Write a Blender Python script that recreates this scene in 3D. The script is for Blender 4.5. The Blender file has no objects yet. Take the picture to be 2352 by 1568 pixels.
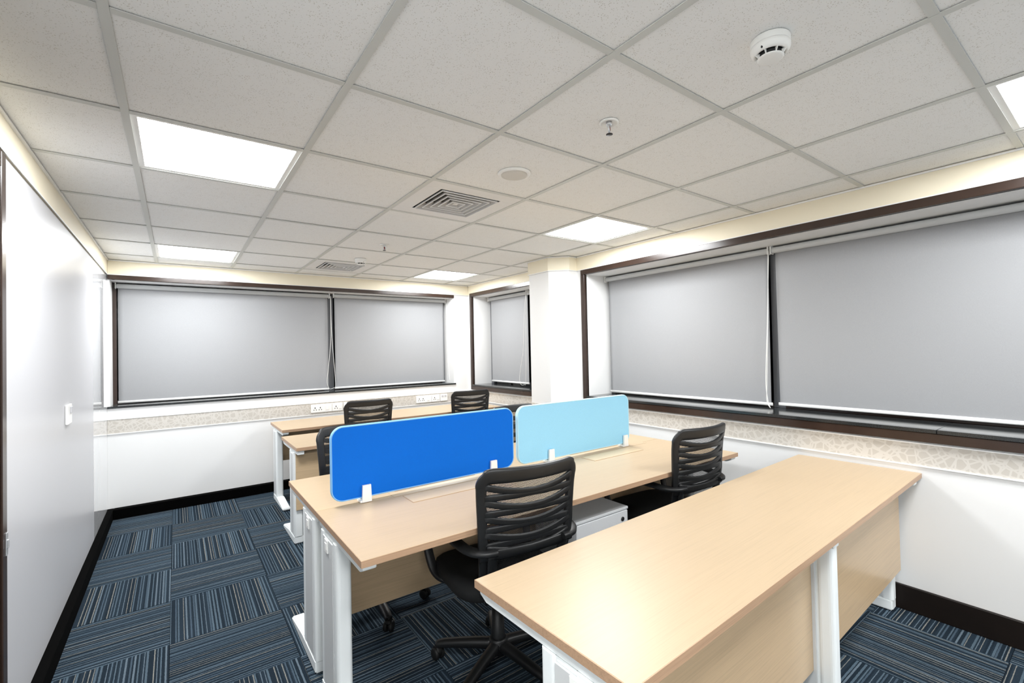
import bpy, bmesh, math, random
from mathutils import Vector, Matrix
random.seed(7)
scene = bpy.context.scene
COL = scene.collection

# ------------------------------------------------------------------ camera, world, exposure
H = 2.30                                   # ceiling height
FPX, YAW, PITCH, ROLL = 1057.07, 0.6311, 0.0158, -0.0206
cam_d = bpy.data.cameras.new('camera'); cam = bpy.data.objects.new('camera', cam_d); COL.objects.link(cam)
cam_d.sensor_fit = 'HORIZONTAL'; cam_d.sensor_width = 36.0; cam_d.lens = FPX / 2352 * 36.0
cam_d.clip_start = 0.02
_f = Vector((math.sin(YAW) * math.cos(PITCH), math.cos(YAW) * math.cos(PITCH), math.sin(PITCH)))
_r = Vector((math.cos(YAW), -math.sin(YAW), 0)); _u = _r.cross(_f)
_r2 = _r * math.cos(ROLL) + _u * math.sin(ROLL); _u2 = -_r * math.sin(ROLL) + _u * math.cos(ROLL)
M = Matrix((_r2, _u2, -_f)).transposed().to_4x4(); M.translation = Vector((0.1401, -0.9069, H - 0.8686))
cam.matrix_world = M
scene.camera = cam

world = bpy.data.worlds.new('world'); scene.world = world; world.use_nodes = True
world.node_tree.nodes['Background'].inputs[0].default_value = (0.02, 0.025, 0.035, 1)
world.node_tree.nodes['Background'].inputs[1].default_value = 0.3

scene.view_settings.view_transform = 'Standard'; scene.view_settings.look = 'None'
scene.view_settings.gamma = 1.0; scene.view_settings.use_curve_mapping = False
scene.view_settings.exposure = 0.0
PANEL_EMIT = 43.0                          # the ceiling light panels light the room

# ------------------------------------------------------------------ materials
MATS = {}
def srgb(r, g, b):
    return tuple((c / 255 / 12.92) if c / 255 <= .04045 else ((c / 255 + .055) / 1.055) ** 2.4 for c in (r, g, b)) + (1,)
def new_mat(name):
    m = bpy.data.materials.new(name); m.use_nodes = True
    nt = m.node_tree; b = nt.nodes['Principled BSDF']; MATS[name] = m
    return m, nt, b
def N(nt, typ, **kw):
    n = nt.nodes.new(typ)
    for k, v in kw.items(): setattr(n, k, v)
    return n
def coords(nt, scale=(1, 1, 1), kind='Object'):
    tc = N(nt, 'ShaderNodeTexCoord'); mp = N(nt, 'ShaderNodeMapping'); mp.inputs['Scale'].default_value = scale
    nt.links.new(tc.outputs[kind], mp.inputs['Vector']); return mp.outputs['Vector']
def noise(nt, vec, scale, detail=3, rough=.5):
    n = N(nt, 'ShaderNodeTexNoise'); n.inputs['Scale'].default_value = scale
    n.inputs['Detail'].default_value = detail; n.inputs['Roughness'].default_value = rough
    nt.links.new(vec, n.inputs['Vector']); return n
def ramp(nt, fac, stops, interp='LINEAR'):
    r = N(nt, 'ShaderNodeValToRGB'); cr = r.color_ramp; cr.interpolation = interp
    cr.elements[0].position, cr.elements[0].color = stops[0]
    cr.elements[1].position, cr.elements[1].color = stops[-1]
    for p, c in stops[1:-1]:
        e = cr.elements.new(p); e.color = c
    nt.links.new(fac, r.inputs['Fac']); return r
def bump(nt, b, height, strength, dist=.002):
    bp = N(nt, 'ShaderNodeBump'); bp.inputs['Strength'].default_value = strength; bp.inputs['Distance'].default_value = dist
    nt.links.new(height, bp.inputs['Height']); nt.links.new(bp.outputs['Normal'], b.inputs['Normal'])
def plain(name, col, rough=.5, metal=0., var=.04, nscale=6., coat=0., bmp=0., bscale=200., spec=.5):
    m, nt, b = new_mat(name)
    v = coords(nt); n = noise(nt, v, nscale, 3)
    c = col; lo = tuple(max(0, x * (1 - var)) for x in c[:3]) + (1,); hi = tuple(min(1, x * (1 + var)) for x in c[:3]) + (1,)
    r = ramp(nt, n.outputs['Fac'], [(.3, lo), (.7, hi)]); nt.links.new(r.outputs['Color'], b.inputs['Base Color'])
    b.inputs['Roughness'].default_value = rough; b.inputs['Metallic'].default_value = metal
    b.inputs['Specular IOR Level'].default_value = spec
    if coat: b.inputs['Coat Weight'].default_value = coat; b.inputs['Coat Roughness'].default_value = .03
    if bmp:
        n2 = noise(nt, v, bscale, 2); bump(nt, b, n2.outputs['Fac'], bmp)
    return m

plain('wall_white', srgb(235, 235, 234), .55, var=.008, nscale=2, bmp=.04, bscale=90)
plain('panel_white', srgb(196, 196, 199), .32, var=.006, nscale=1.5)
plain('glossy_white', srgb(240, 241, 243), .035, var=.004, nscale=1.5, coat=.6)
plain('cream', srgb(240, 231, 208), .55, var=.012, nscale=3, bmp=.03, bscale=90)
plain('bead_white', srgb(246, 246, 244), .4, var=.005)
plain('runner', srgb(212, 213, 208), .45, var=.01, nscale=4)
plain('brown_frame', srgb(52, 38, 31), .22, var=.12, nscale=8)
plain('baseboard_brown', srgb(22, 15, 11), .5, var=.15, nscale=8, spec=.25)
plain('baseboard_black', srgb(5, 5, 5), .9, var=.15, nscale=8, spec=.03)
plain('powder_white', srgb(242, 246, 246), .38, var=.006, nscale=5)
plain('leg_cover_grey', srgb(212, 214, 214), .42, var=.01, nscale=5)
plain('pedestal_white', srgb(246, 248, 250), .4, var=.006)
plain('plastic_white', srgb(250, 250, 247), .35, var=.006)
plain('plate_white', srgb(245, 244, 241), .3, var=.005)
plain('dark_slot', srgb(14, 14, 14), .6, var=.1)
plain('black_plastic', srgb(24, 25, 26), .42, var=.08, nscale=20, bmp=.05, bscale=600)
plain('black_fabric', srgb(17, 18, 19), .85, var=.15, nscale=60, bmp=.25, bscale=900)
plain('black_rubber', srgb(15, 15, 15), .6, var=.1)
plain('steel', srgb(222, 224, 226), .3, metal=.7, var=.03)
plain('dark_steel', srgb(70, 70, 72), .35, metal=.8, var=.05)
plain('bulb_red', srgb(120, 25, 15), .15, var=.05)
plain('grille_white', srgb(222, 219, 212), .6, var=.02, nscale=300)
plain('diffuser_white', srgb(238, 237, 235), .45, var=.01)
plain('vane_shade', srgb(206, 204, 202), .5, var=.01)  # darker copy of the diffuser white: shading of the vanes put into the colour
plain('roller_grey', srgb(196, 198, 198), .5, var=.01)
plain('cord_white', srgb(232, 232, 228), .5, var=.02)
plain('mullion_grey', srgb(96, 98, 102), .4, var=.03)
plain('blue_edge', srgb(128, 186, 236), .5, var=.02)
plain('lightblue_edge', srgb(188, 228, 244), .5, var=.02)
plain('rocker_grey', srgb(196, 196, 200), .35, var=.02)

# window glass at night: a clear-looking but dark pane
m, nt, b = new_mat('night_glass'); b.inputs['Base Color'].default_value = (.008, .01, .012, 1)
n = noise(nt, coords(nt), 3); nt.links.new(ramp(nt, n.outputs['Fac'], [(.3, (.003, .003, .004, 1)), (.7, (.006, .007, .008, 1))]).outputs['Color'], b.inputs['Base Color'])
b.inputs['Roughness'].default_value = .04

# fabric of the desk screens
def fabric(name, col, rough=.75):
    m, nt, b = new_mat(name); v = coords(nt)
    n = noise(nt, v, 700, 2); n2 = noise(nt, v, 5, 2)
    c0 = tuple(x * .93 for x in col[:3]) + (1,); c1 = tuple(min(1, x * 1.05) for x in col[:3]) + (1,)
    r = ramp(nt, n.outputs['Fac'], [(.3, c0), (.7, c1)])
    nt.links.new(r.outputs['Color'], b.inputs['Base Color']); b.inputs['Roughness'].default_value = rough
    bump(nt, b, n.outputs['Fac'], .12); b.inputs['Specular IOR Level'].default_value = .2
fabric('blue_fabric', srgb(0, 106, 214)); fabric('lightblue_fabric', srgb(158, 217, 246))

# roller blind fabric: fine weave, long soft waves
m, nt, b = new_mat('blind_fabric'); v = coords(nt)
n = noise(nt, coords(nt, (900, 900, 120)), 1, 2)
r = ramp(nt, n.outputs['Fac'], [(.3, srgb(152, 153, 155)), (.7, srgb(157, 158, 160))]); nt.links.new(r.outputs['Color'], b.inputs['Base Color'])
b.inputs['Roughness'].default_value = .7; b.inputs['Specular IOR Level'].default_value = .25

# oak laminate
def oak(name, tint, along='x', rough=.3, contrast=1.):
    m, nt, b = new_mat(name)
    s = (1.6, 60, 60) if along == 'x' else (60, 1.6, 60)
    v = coords(nt, s); n = noise(nt, v, 2.2, 6, .65); n.inputs['Distortion'].default_value = .6
    s2 = (1.2, 300, 300) if along == 'x' else (300, 1.2, 300)
    n2 = noise(nt, coords(nt, s2), 1.5, 3, .6)
    mix = N(nt, 'ShaderNodeMath', operation='MULTIPLY_ADD'); mix.inputs[1].default_value = .45
    nt.links.new(n2.outputs['Fac'], mix.inputs[0])
    h = N(nt, 'ShaderNodeMath', operation='MULTIPLY'); h.inputs[1].default_value = .55; nt.links.new(n.outputs['Fac'], h.inputs[0]); nt.links.new(h.outputs[0], mix.inputs[2])
    d = tuple(x * (1 - .17 * contrast) for x in tint[:3]) + (1,); l = tuple(min(1, x * (1 + .07 * contrast)) for x in tint[:3]) + (1,)
    r = ramp(nt, mix.outputs[0], [(.33, d), (.5, tint), (.68, l)]); nt.links.new(r.outputs['Color'], b.inputs['Base Color'])
    b.inputs['Roughness'].default_value = rough; b.inputs['Specular IOR Level'].default_value = .38
    bump(nt, b, n2.outputs['Fac'], .06, .001)
oak('oak_top', srgb(185, 163, 134), rough=.36, contrast=.6); oak('oak_edge', srgb(178, 146, 118), contrast=1.6, rough=.4)
oak('oak_panel', srgb(200, 174, 140), rough=.28); oak('oak_flap', srgb(198, 176, 143), rough=.33)

# mineral fibre ceiling tile: fine pinholes and fissures
m, nt, b = new_mat('ceiling_tile'); v = coords(nt, kind='Object')
vor = N(nt, 'ShaderNodeTexVoronoi', feature='F1'); vor.inputs['Scale'].default_value = 165; nt.links.new(v, vor.inputs['Vector'])
n = noise(nt, v, 26, 2)
th = N(nt, 'ShaderNodeMath', operation='MULTIPLY'); th.inputs[1].default_value = .44; nt.links.new(n.outputs['Fac'], th.inputs[0])
lt = N(nt, 'ShaderNodeMath', operation='LESS_THAN'); nt.links.new(vor.outputs['Distance'], lt.inputs[0]); nt.links.new(th.outputs[0], lt.inputs[1])
mx = N(nt, 'ShaderNodeMix', data_type='RGBA'); mx.inputs[6].default_value = srgb(248, 248, 246); mx.inputs[7].default_value = srgb(220, 218, 212)
nt.links.new(lt.outputs[0], mx.inputs[0]); nt.links.new(mx.outputs[2], b.inputs['Base Color']); b.inputs['Roughness'].default_value = .9
bump(nt, b, vor.outputs['Distance'], .15, .002)

# wallpaper border: pale criss-cross strokes on taupe
m, nt, b = new_mat('wallpaper'); v = coords(nt)
def edges(scale, off, w):
    mp = N(nt, 'ShaderNodeMapping'); mp.inputs['Location'].default_value = off; nt.links.new(v, mp.inputs['Vector'])
    vo = N(nt, 'ShaderNodeTexVoronoi', feature='DISTANCE_TO_EDGE'); vo.inputs['Scale'].default_value = scale; vo.inputs['Randomness'].default_value = 1
    nt.links.new(mp.outputs['Vector'], vo.inputs['Vector'])
    l = N(nt, 'ShaderNodeMath', operation='LESS_THAN'); l.inputs[1].default_value = w; nt.links.new(vo.outputs['Distance'], l.inputs[0]); return l.outputs[0]
e1 = edges(24, (0, 0, 0), .085); e2 = edges(15, (3.1, 1.7, .4), .055)
mxm = N(nt, 'ShaderNodeMath', operation='MAXIMUM'); nt.links.new(e1, mxm.inputs[0]); nt.links.new(e2, mxm.inputs[1])
mx = N(nt, 'ShaderNodeMix', data_type='RGBA'); mx.inputs[6].default_value = srgb(194, 188, 179); mx.inputs[7].default_value = srgb(208, 203, 195)
nt.links.new(mxm.outputs[0], mx.inputs[0]); nt.links.new(mx.outputs[2], b.inputs['Base Color']); b.inputs['Roughness'].default_value = .5

# black granite sill
m, nt, b = new_mat('granite'); v = coords(nt); n = noise(nt, v, 320, 3, .7)
r = ramp(nt, n.outputs['Fac'], [(.42, srgb(28, 30, 31)), (.6, srgb(50, 53, 54)), (.75, srgb(96, 98, 98))]); nt.links.new(r.outputs['Color'], b.inputs['Base Color'])
b.inputs['Roughness'].default_value = .13

# striped loop-pile carpet tile, stripes run along the tile's own Y
m, nt, b = new_mat('carpet')
tc = N(nt, 'ShaderNodeTexCoord'); oi = N(nt, 'ShaderNodeObjectInfo')
sx = N(nt, 'ShaderNodeSeparateXYZ'); nt.links.new(tc.outputs['Object'], sx.inputs[0])
mpn = N(nt, 'ShaderNodeMapping'); mpn.inputs['Scale'].default_value = (260, 60, 1); nt.links.new(tc.outputs['Object'], mpn.inputs['Vector'])
wob = noise(nt, mpn.outputs['Vector'], 1, 2)
w1 = N(nt, 'ShaderNodeMath', operation='MULTIPLY_ADD'); w1.inputs[1].default_value = .0035; nt.links.new(wob.outputs['Fac'], w1.inputs[0]); nt.links.new(sx.outputs['X'], w1.inputs[2])
w2 = N(nt, 'ShaderNodeMath', operation='MULTIPLY_ADD'); w2.inputs[1].default_value = 37.0; nt.links.new(oi.outputs['Random'], w2.inputs[0]); nt.links.new(w1.outputs[0], w2.inputs[2])
vo = N(nt, 'ShaderNodeTexVoronoi', voronoi_dimensions='1D', feature='F1'); vo.inputs['Scale'].default_value = 60; vo.inputs['Randomness'].default_value = .75
nt.links.new(w2.outputs[0], vo.inputs['W'])
sc_ = N(nt, 'ShaderNodeSeparateColor'); nt.links.new(vo.outputs['Color'], sc_.inputs[0])
light_c = ramp(nt, sc_.outputs[0], [(0, srgb(80, 96, 108)), (.38, srgb(96, 110, 121)), (.62, srgb(68, 83, 96)), (.78, srgb(126, 126, 121)), (1., srgb(126, 126, 121))], 'CONSTANT')
# beige and some steel stripes are thin, the others broad
wd = ramp(nt, sc_.outputs[0], [(p, (w, w, w, 1)) for p, w in ((0, .25), (.20, .16), (.38, .22), (.50, .10), (.62, .20), (.78, .085), (.9, .13), (1., .13))], 'CONSTANT')
inside = N(nt, 'ShaderNodeMath', operation='LESS_THAN'); nt.links.new(vo.outputs['Distance'], inside.inputs[0]); nt.links.new(wd.outputs['Color'], inside.inputs[1])
dark_c = ramp(nt, sc_.outputs[1], [(0, srgb(29, 40, 50)), (.55, srgb(36, 48, 59)), (1., srgb(36, 48, 59))], 'CONSTANT')
pal_m = N(nt, 'ShaderNodeMix', data_type='RGBA'); nt.links.new(inside.outputs[0], pal_m.inputs[0]); nt.links.new(dark_c.outputs['Color'], pal_m.inputs[6]); nt.links.new(light_c.outputs['Color'], pal_m.inputs[7])
grain = N(nt, 'ShaderNodeTexNoise'); grain.inputs['Scale'].default_value = 420; grain.inputs['Detail'].default_value = 2; nt.links.new(tc.outputs['Object'], grain.inputs['Vector'])
gr = ramp(nt, grain.outputs['Fac'], [(.3, (.55, .55, .55, 1)), (.7, (1.35, 1.35, 1.35, 1))])
mg = N(nt, 'ShaderNodeMix', data_type='RGBA', blend_type='MULTIPLY'); mg.inputs[0].default_value = 1
nt.links.new(pal_m.outputs[2], mg.inputs[6]); nt.links.new(gr.outputs['Color'], mg.inputs[7])
nt.links.new(mg.outputs[2], b.inputs['Base Color']); b.inputs['Roughness'].default_value = .95; b.inputs['Specular IOR Level'].default_value = .1
bump(nt, b, grain.outputs['Fac'], .5, .004)

# chair net: woven black threads with real holes
m, nt, b = new_mat('chair_net')
tc = N(nt, 'ShaderNodeTexCoord'); sx = N(nt, 'ShaderNodeSeparateXYZ'); nt.links.new(tc.outputs['Object'], sx.inputs[0])
def mth(op, a, bb=None, c=None):
    n = N(nt, 'ShaderNodeMath', operation=op)
    for i, x in enumerate((a, bb, c)):
        if x is None: continue
        if isinstance(x, (int, float)): n.inputs[i].default_value = x
        else: nt.links.new(x, n.inputs[i])
    return n.outputs[0]
px = mth('MULTIPLY', sx.outputs['X'], 1 / .0055); pz = mth('MULTIPLY', sx.outputs['Z'], 1 / .0046)
row = mth('FLOOR', pz); odd = mth('MODULO', row, 2.0); px2 = mth('ADD', px, mth('MULTIPLY', odd, .5))
fx = mth('ABSOLUTE', mth('SUBTRACT', mth('FRACT', px2), .5)); fz = mth('ABSOLUTE', mth('SUBTRACT', mth('FRACT', pz), .5))
hole = mth('MULTIPLY', mth('LESS_THAN', fx, .33), mth('LESS_THAN', fz, .30))
b.inputs['Base Color'].default_value = (.012, .012, .013, 1); b.inputs['Roughness'].default_value = .7
nz = noise(nt, tc.outputs['Object'], 300); nt.links.new(ramp(nt, nz.outputs['Fac'], [(.3, (.010, .010, .011, 1)), (.7, (.016, .016, .017, 1))]).outputs['Color'], b.inputs['Base Color'])
nt.links.new(mth('SUBTRACT', 1.0, hole), b.inputs['Alpha'])

# light panel
m, nt, b = new_mat('light_panel'); v = coords(nt); n = noise(nt, v, 2)
r = ramp(nt, n.outputs['Fac'], [(.3, (.965, .985, 1, 1)), (.7, (.97, .988, 1, 1))])
nt.links.new(r.outputs['Color'], b.inputs['Emission Color']); b.inputs['Emission Strength'].default_value = PANEL_EMIT
b.inputs['Base Color'].default_value = (.9, .9, .9, 1)

# ------------------------------------------------------------------ mesh helpers
def bx(bm, x0, x1, y0, y1, z0, z1, bev=0., seg=1, mi=0):
    vs = [bm.verts.new(c) for c in ((x0, y0, z0), (x1, y0, z0), (x1, y1, z0), (x0, y1, z0), (x0, y0, z1), (x1, y0, z1), (x1, y1, z1), (x0, y1, z1))]
    fs = [bm.faces.new([vs[i] for i in f]) for f in ((0, 3, 2, 1), (4, 5, 6, 7), (0, 1, 5, 4), (1, 2, 6, 5), (2, 3, 7, 6), (3, 0, 4, 7))]
    for f in fs: f.material_index = mi
    if bev:
        es = list({e for f in fs for e in f.edges})
        bmesh.ops.bevel(bm, geom=es, offset=bev, segments=seg, affect='EDGES', profile=.5)
    return bm
def box(*a, **k): return bx(bmesh.new(), *a, **k)
def prism(bm, poly, z0, z1, axis='z', mi=0):
    def P(a, c, h): return {'z': (a, c, h), 'y': (a, h, c), 'x': (h, a, c)}[axis]
    lo = [bm.verts.new(P(a, c, z0)) for a, c in poly]; hi = [bm.verts.new(P(a, c, z1)) for a, c in poly]
    fs = [bm.faces.new(lo[::-1]), bm.faces.new(hi)]
    n = len(poly)
    for i in range(n): fs.append(bm.faces.new((lo[i], lo[(i + 1) % n], hi[(i + 1) % n], hi[i])))
    for f in fs: f.material_index = mi
    bmesh.ops.recalc_face_normals(bm, faces=fs)
    return bm
def lathe(bm, prof, n=32, c=(0, 0, 0), axis='z'):
    rings = []
    for r, h in prof:
        ring = []
        for i in range(n):
            a = 2 * math.pi * i / n; p = (r * math.cos(a), r * math.sin(a), h)
            if axis == 'x': p = (h, p[0], p[1])
            elif axis == 'y': p = (p[0], h, p[1])
            ring.append(bm.verts.new((p[0] + c[0], p[1] + c[1], p[2] + c[2])))
        rings.append(ring)
    fs = []
    for a, bb in zip(rings, rings[1:]):
        for i in range(n): fs.append(bm.faces.new((a[i], a[(i + 1) % n], bb[(i + 1) % n], bb[i])))
    fs.append(bm.faces.new(rings[0][::-1])); fs.append(bm.faces.new(rings[-1]))
    for f in fs[:-2]: f.smooth = True
    bmesh.ops.recalc_face_normals(bm, faces=fs)
    return bm
def sweep(bm, pts, nrms, A, B, n=10, ex=.7, closed=False):
    """superelliptic section swept along pts; A is the half width across, B the half thickness along the normal"""
    pts = [Vector(p) for p in pts]; rings = []; L = len(pts)
    for i, p in enumerate(pts):
        if closed: t = pts[(i + 1) % L] - pts[i - 1]
        else: t = pts[min(i + 1, L - 1)] - pts[max(i - 1, 0)]
        t.normalize(); nn = Vector(nrms[i] if isinstance(nrms, list) else nrms)
        nn = (nn - t * nn.dot(t)).normalized(); s = t.cross(nn)
        a = A[i] if isinstance(A, list) else A; bb = B[i] if isinstance(B, list) else B
        ring = []
        for k in range(n):
            th = 2 * math.pi * (k + .5) / n; c, sn = math.cos(th), math.sin(th)
            ring.append(bm.verts.new(p + s * a * math.copysign(abs(c) ** ex, c) + nn * bb * math.copysign(abs(sn) ** ex, sn)))
        rings.append(ring)
    fs = []
    for i in range(L if closed else L - 1):
        a, bb = rings[i], rings[(i + 1) % L]
        for k in range(n): fs.append(bm.faces.new((a[k], a[(k + 1) % n], bb[(k + 1) % n], bb[k])))
    for f in fs: f.smooth = True
    if not closed: fs += [bm.faces.new(rings[0][::-1]), bm.faces.new(rings[-1])]
    bmesh.ops.recalc_face_normals(bm, faces=fs)
    return bm
def catmull(P, k=6):
    P = [Vector(p) for p in P]; out = []
    for i in range(len(P) - 1):
        p0, p1, p2, p3 = P[max(i - 1, 0)], P[i], P[i + 1], P[min(i + 2, len(P) - 1)]
        for j in range(k):
            t = j / k
            out.append(.5 * ((2 * p1) + (p2 - p0) * t + (2 * p0 - 5 * p1 + 4 * p2 - p3) * t * t + (3 * p1 - p0 - 3 * p2 + p3) * t ** 3))
    out.append(P[-1]); return out
def rrect(x0, x1, y0, y1, r, n=6):
    pts = []
    for cx, cy, a0 in ((x1 - r, y1 - r, 0), (x0 + r, y1 - r, 90), (x0 + r, y0 + r, 180), (x1 - r, y0 + r, 270)):
        for i in range(n + 1):
            a = math.radians(a0 + 90 * i / n); pts.append((cx + r * math.cos(a), cy + r * math.sin(a)))
    return pts
def obj(name, bm, mats, parent=None, loc=None, rz=None):
    me = bpy.data.meshes.new(name); bm.to_mesh(me); bm.free()
    for mn in ([mats] if isinstance(mats, str) else mats): me.materials.append(MATS[mn])
    o = bpy.data.objects.new(name, me); COL.objects.link(o)
    if parent: o.parent = parent
    if loc: o.location = loc
    if rz is not None: o.rotation_euler = (0, 0, rz)
    return o
def tag(o, label, cat, group=None):
    o['label'] = label; o['category'] = cat
    if group: o['group'] = group
    return o
def thing(name, label, cat, loc=(0, 0, 0), rz=0., group=None):
    o = bpy.data.objects.new(name, None); COL.objects.link(o); o.location = loc; o.rotation_euler = (0, 0, rz)
    o.empty_display_size = .1
    return tag(o, label, cat, group)
def struct(name, bm, mats, label=None, cat=None):
    o = obj(name, bm, mats); o['kind'] = 'structure'
    if label: o['label'] = label
    if cat: o['category'] = cat
    return o
def dup(root, label, loc, rz=0.):
    """copy a thing with its parts and sub-parts"""
    r = root.copy(); COL.objects.link(r); r.location = loc; r.rotation_euler = (0, 0, rz); r['label'] = label
    for ch in list(root.children):
        c = ch.copy(); COL.objects.link(c); c.parent = r
        for g in list(ch.children):
            d = g.copy(); COL.objects.link(d); d.parent = c
    return r

# ------------------------------------------------------------------ room shell
XL, XR, XRF, YB, YN = -0.36, 3.28, 3.38, 4.52, -6.9    # left, right, right wall beyond the pillar, back, near
CZ = 2.172                                              # bottom of the cream frieze
TOP = 2.42

# floor with carpet tiles
fl = struct('floor', box(XL - .1, XRF + .5, YN - .1, YB + .4, -.08, -.0065), 'baseboard_black', 'floor laid with striped blue carpet tiles turned in a checkerboard', 'floor')
GX, GY, T = .105, 1.975, .5
full = {}
def carpet_mesh(w, h):
    k = (round(w, 3), round(h, 3))
    if k not in full:
        bm = box(-w / 2, w / 2, -h / 2, h / 2, -.006, 0, bev=.0012)
        me = bpy.data.meshes.new('carpet_tile'); bm.to_mesh(me); bm.free(); me.materials.append(MATS['carpet']); full[k] = me
    return full[k]
for i in range(-2, 8):
    for j in range(-18, 7):
        x0, x1 = max(GX + i * T, XL + .001), min(GX + (i + 1) * T, XRF - .001); y0, y1 = max(GY + j * T, YN + .001), min(GY + (j + 1) * T, YB - .001)
        if x1 - x0 < .02 or y1 - y0 < .02: continue
        w, h = x1 - x0 - .0014, y1 - y0 - .0014
        v = (i + j) % 2 == 0
        o = bpy.data.objects.new('carpet_tile', carpet_mesh(w, h) if v else carpet_mesh(h, w)); COL.objects.link(o); o.parent = fl
        o.location = ((x0 + x1) / 2, (y0 + y1) / 2, 0); o.rotation_euler = (0, 0, 0 if v else math.pi / 2)

# ceiling: slab above, lay-in tiles, exposed grid
ce = struct('ceiling', box(XL - .1, XRF + .5, YN - .1, YB + .4, H + .14, H + .2), 'runner', 'suspended ceiling of white mineral tiles in an exposed grid', 'ceiling')
LIGHTS = [(0, 2), (0, 6), (4, 2), (4, 6), (4, -2), (0, -2), (4, -6), (0, -6), (4, -10), (0, -10)]  # last four: unseen panels added behind the camera as fill light
VENTS = [(2, 2), (2, 6)]
cxs = [XL] + [.6 * i for i in range(0, 6)] + [XR]; cys = [YN] + [.6 * j for j in range(-11, 8)] + [YB]
tm = {}
def tile_mesh(w, h):
    k = (round(w, 3), round(h, 3))
    if k not in tm:
        bm = box(-w / 2, w / 2, -h / 2, h / 2, 0, .015)
        me = bpy.data.meshes.new('ceiling_tile'); bm.to_mesh(me); bm.free(); me.materials.append(MATS['ceiling_tile']); tm[k] = me
    return tm[k]
for a in range(len(cxs) - 1):
    for c in range(len(cys) - 1):
        x0, x1, y0, y1 = cxs[a], cxs[a + 1], cys[c], cys[c + 1]
        gi = (round(x0 / .6), round(y0 / .6)) if a > 0 and c > 0 else None
        if gi in LIGHTS or gi in VENTS: continue
        if x1 >= XR - .001: x1 = XR + (.1 if y0 > 2.9 else 0)
        o = bpy.data.objects.new('ceiling_tile', tile_mesh(x1 - x0 - .006, y1 - y0 - .006)); COL.objects.link(o); o.parent = ce
        o.location = ((x0 + x1) / 2, (y0 + y1) / 2, H + .0045 + random.uniform(0, .0012))
GW = .012
for x in cxs[1:-1]:
    obj('main_runner', bx(box(x - GW, x + GW, YN, YB, H, H + .003), x - .002, x + .002, YN, YB, H + .003, H + .03), 'runner', ce)
for y in cys[1:-1]:
    for a in range(len(cxs) - 1):
        x0 = cxs[a] + (GW if a else 0); x1 = cxs[a + 1] - (GW if a < len(cxs) - 2 else 0)
        if a == len(cxs) - 2 and y > 2.9: x1 += .1
        obj('cross_tee', box(x0 + .0005, x1 - .0005, y - GW, y + GW, H + .0006, H + .003), 'runner', ce)

def wall_parts(bm, pieces, axis):
    for (a0, a1, z0, z1, d0, d1) in pieces:
        if axis == 'x': bx(bm, d0, d1, a0, a1, z0, z1)
        else: bx(bm, a0, a1, d0, d1, z0, z1)
    return bm
# left wall: near part, panelled part, glossy part at the far end
wl = struct('wall_left', box(XL - .12, XL, YN - .1, YB + .4, 0, TOP), 'wall_white', 'white left wall with cream frieze under the ceiling', 'wall')
obj('wall_panel', box(XL, XL + .004, 1.492, 3.683, .0885, CZ - .006), 'panel_white', wl)
obj('gloss_panel', box(XL, XL + .004, 3.687, YB - .001, .0885, CZ - .006), 'glossy_white', wl)['label'] = 'glossy white end panel mirroring the window'
obj('frieze', box(XL, XL + .012, YN, YB, CZ, H + .004), 'cream', wl)
# near wall behind the viewpoint
wn = struct('wall_near', box(XL - .12, XRF + .5, YN - .12, YN, 0, TOP), 'wall_white', 'plain white wall closing the near end of the office', 'wall')
obj('frieze', box(XL + .013, XR - .013, YN, YN + .012, CZ, H + .004), 'cream', wn)

# back wall with wide window recess
BX0, BX1, BZ0, BZ1, BD = -.335, 3.136, .972, 2.126, 4.78
wb = struct('wall_back', wall_parts(bmesh.new(), [(XL - .1, XRF + .5, 0, BZ0, YB, YB + .36), (XL - .1, XRF + .5, BZ1, TOP, YB, YB + .36),
     (XL - .1, BX0, BZ0, BZ1, YB, YB + .36), (BX1, XRF + .5, BZ0, BZ1, YB, YB + .36)], 'y'), 'wall_white', 'white back wall with a wide window above a patterned border', 'wall')
obj('frieze', box(XL + .013, XRF - .013, YB - .012, YB, CZ, H + .004), 'cream', wb)
# right wall near part, window recess
RY0, RY1, RZ0, RZ1 = -1.02, 2.185, .955, 2.118
wr = struct('wall_right', wall_parts(bmesh.new(), [(YN - .1, 2.60, 0, RZ0 - .03, XR, XR + .42), (YN - .1, 2.60, RZ1, TOP, XR, XR + .42),
     (YN - .1, RY0, RZ0 - .03, RZ1, XR, XR + .42), (RY1, 2.60, RZ0 - .03, RZ1, XR, XR + .42)], 'x'), 'wall_white', 'white right wall with a long window above a patterned border', 'wall')
obj('frieze', box(XR - .012, XR, YN + .013, 2.30, CZ, H + .004), 'cream', wr)
# right wall beyond the pillar
SY0, SY1, SZ0, SZ1 = 2.95, 4.405, .945, 2.142
wf = struct('wall_right_far', wall_parts(bmesh.new(), [(2.60, YB + .1, 0, SZ0 - .03, XRF, XRF + .42), (2.60, YB + .1, SZ1, TOP, XRF, XRF + .42),
     (2.60, SY0, SZ0 - .03, SZ1, XRF, XRF + .42), (SY1, YB, SZ0 - .03, SZ1, XRF, XRF + .42)], 'x'), 'wall_white', 'white far stretch of right wall between pillar and back corner', 'wall')
obj('frieze', box(XRF - .012, XRF, 2.885, YB - .013, CZ, H + .004), 'cream', wf)
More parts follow.
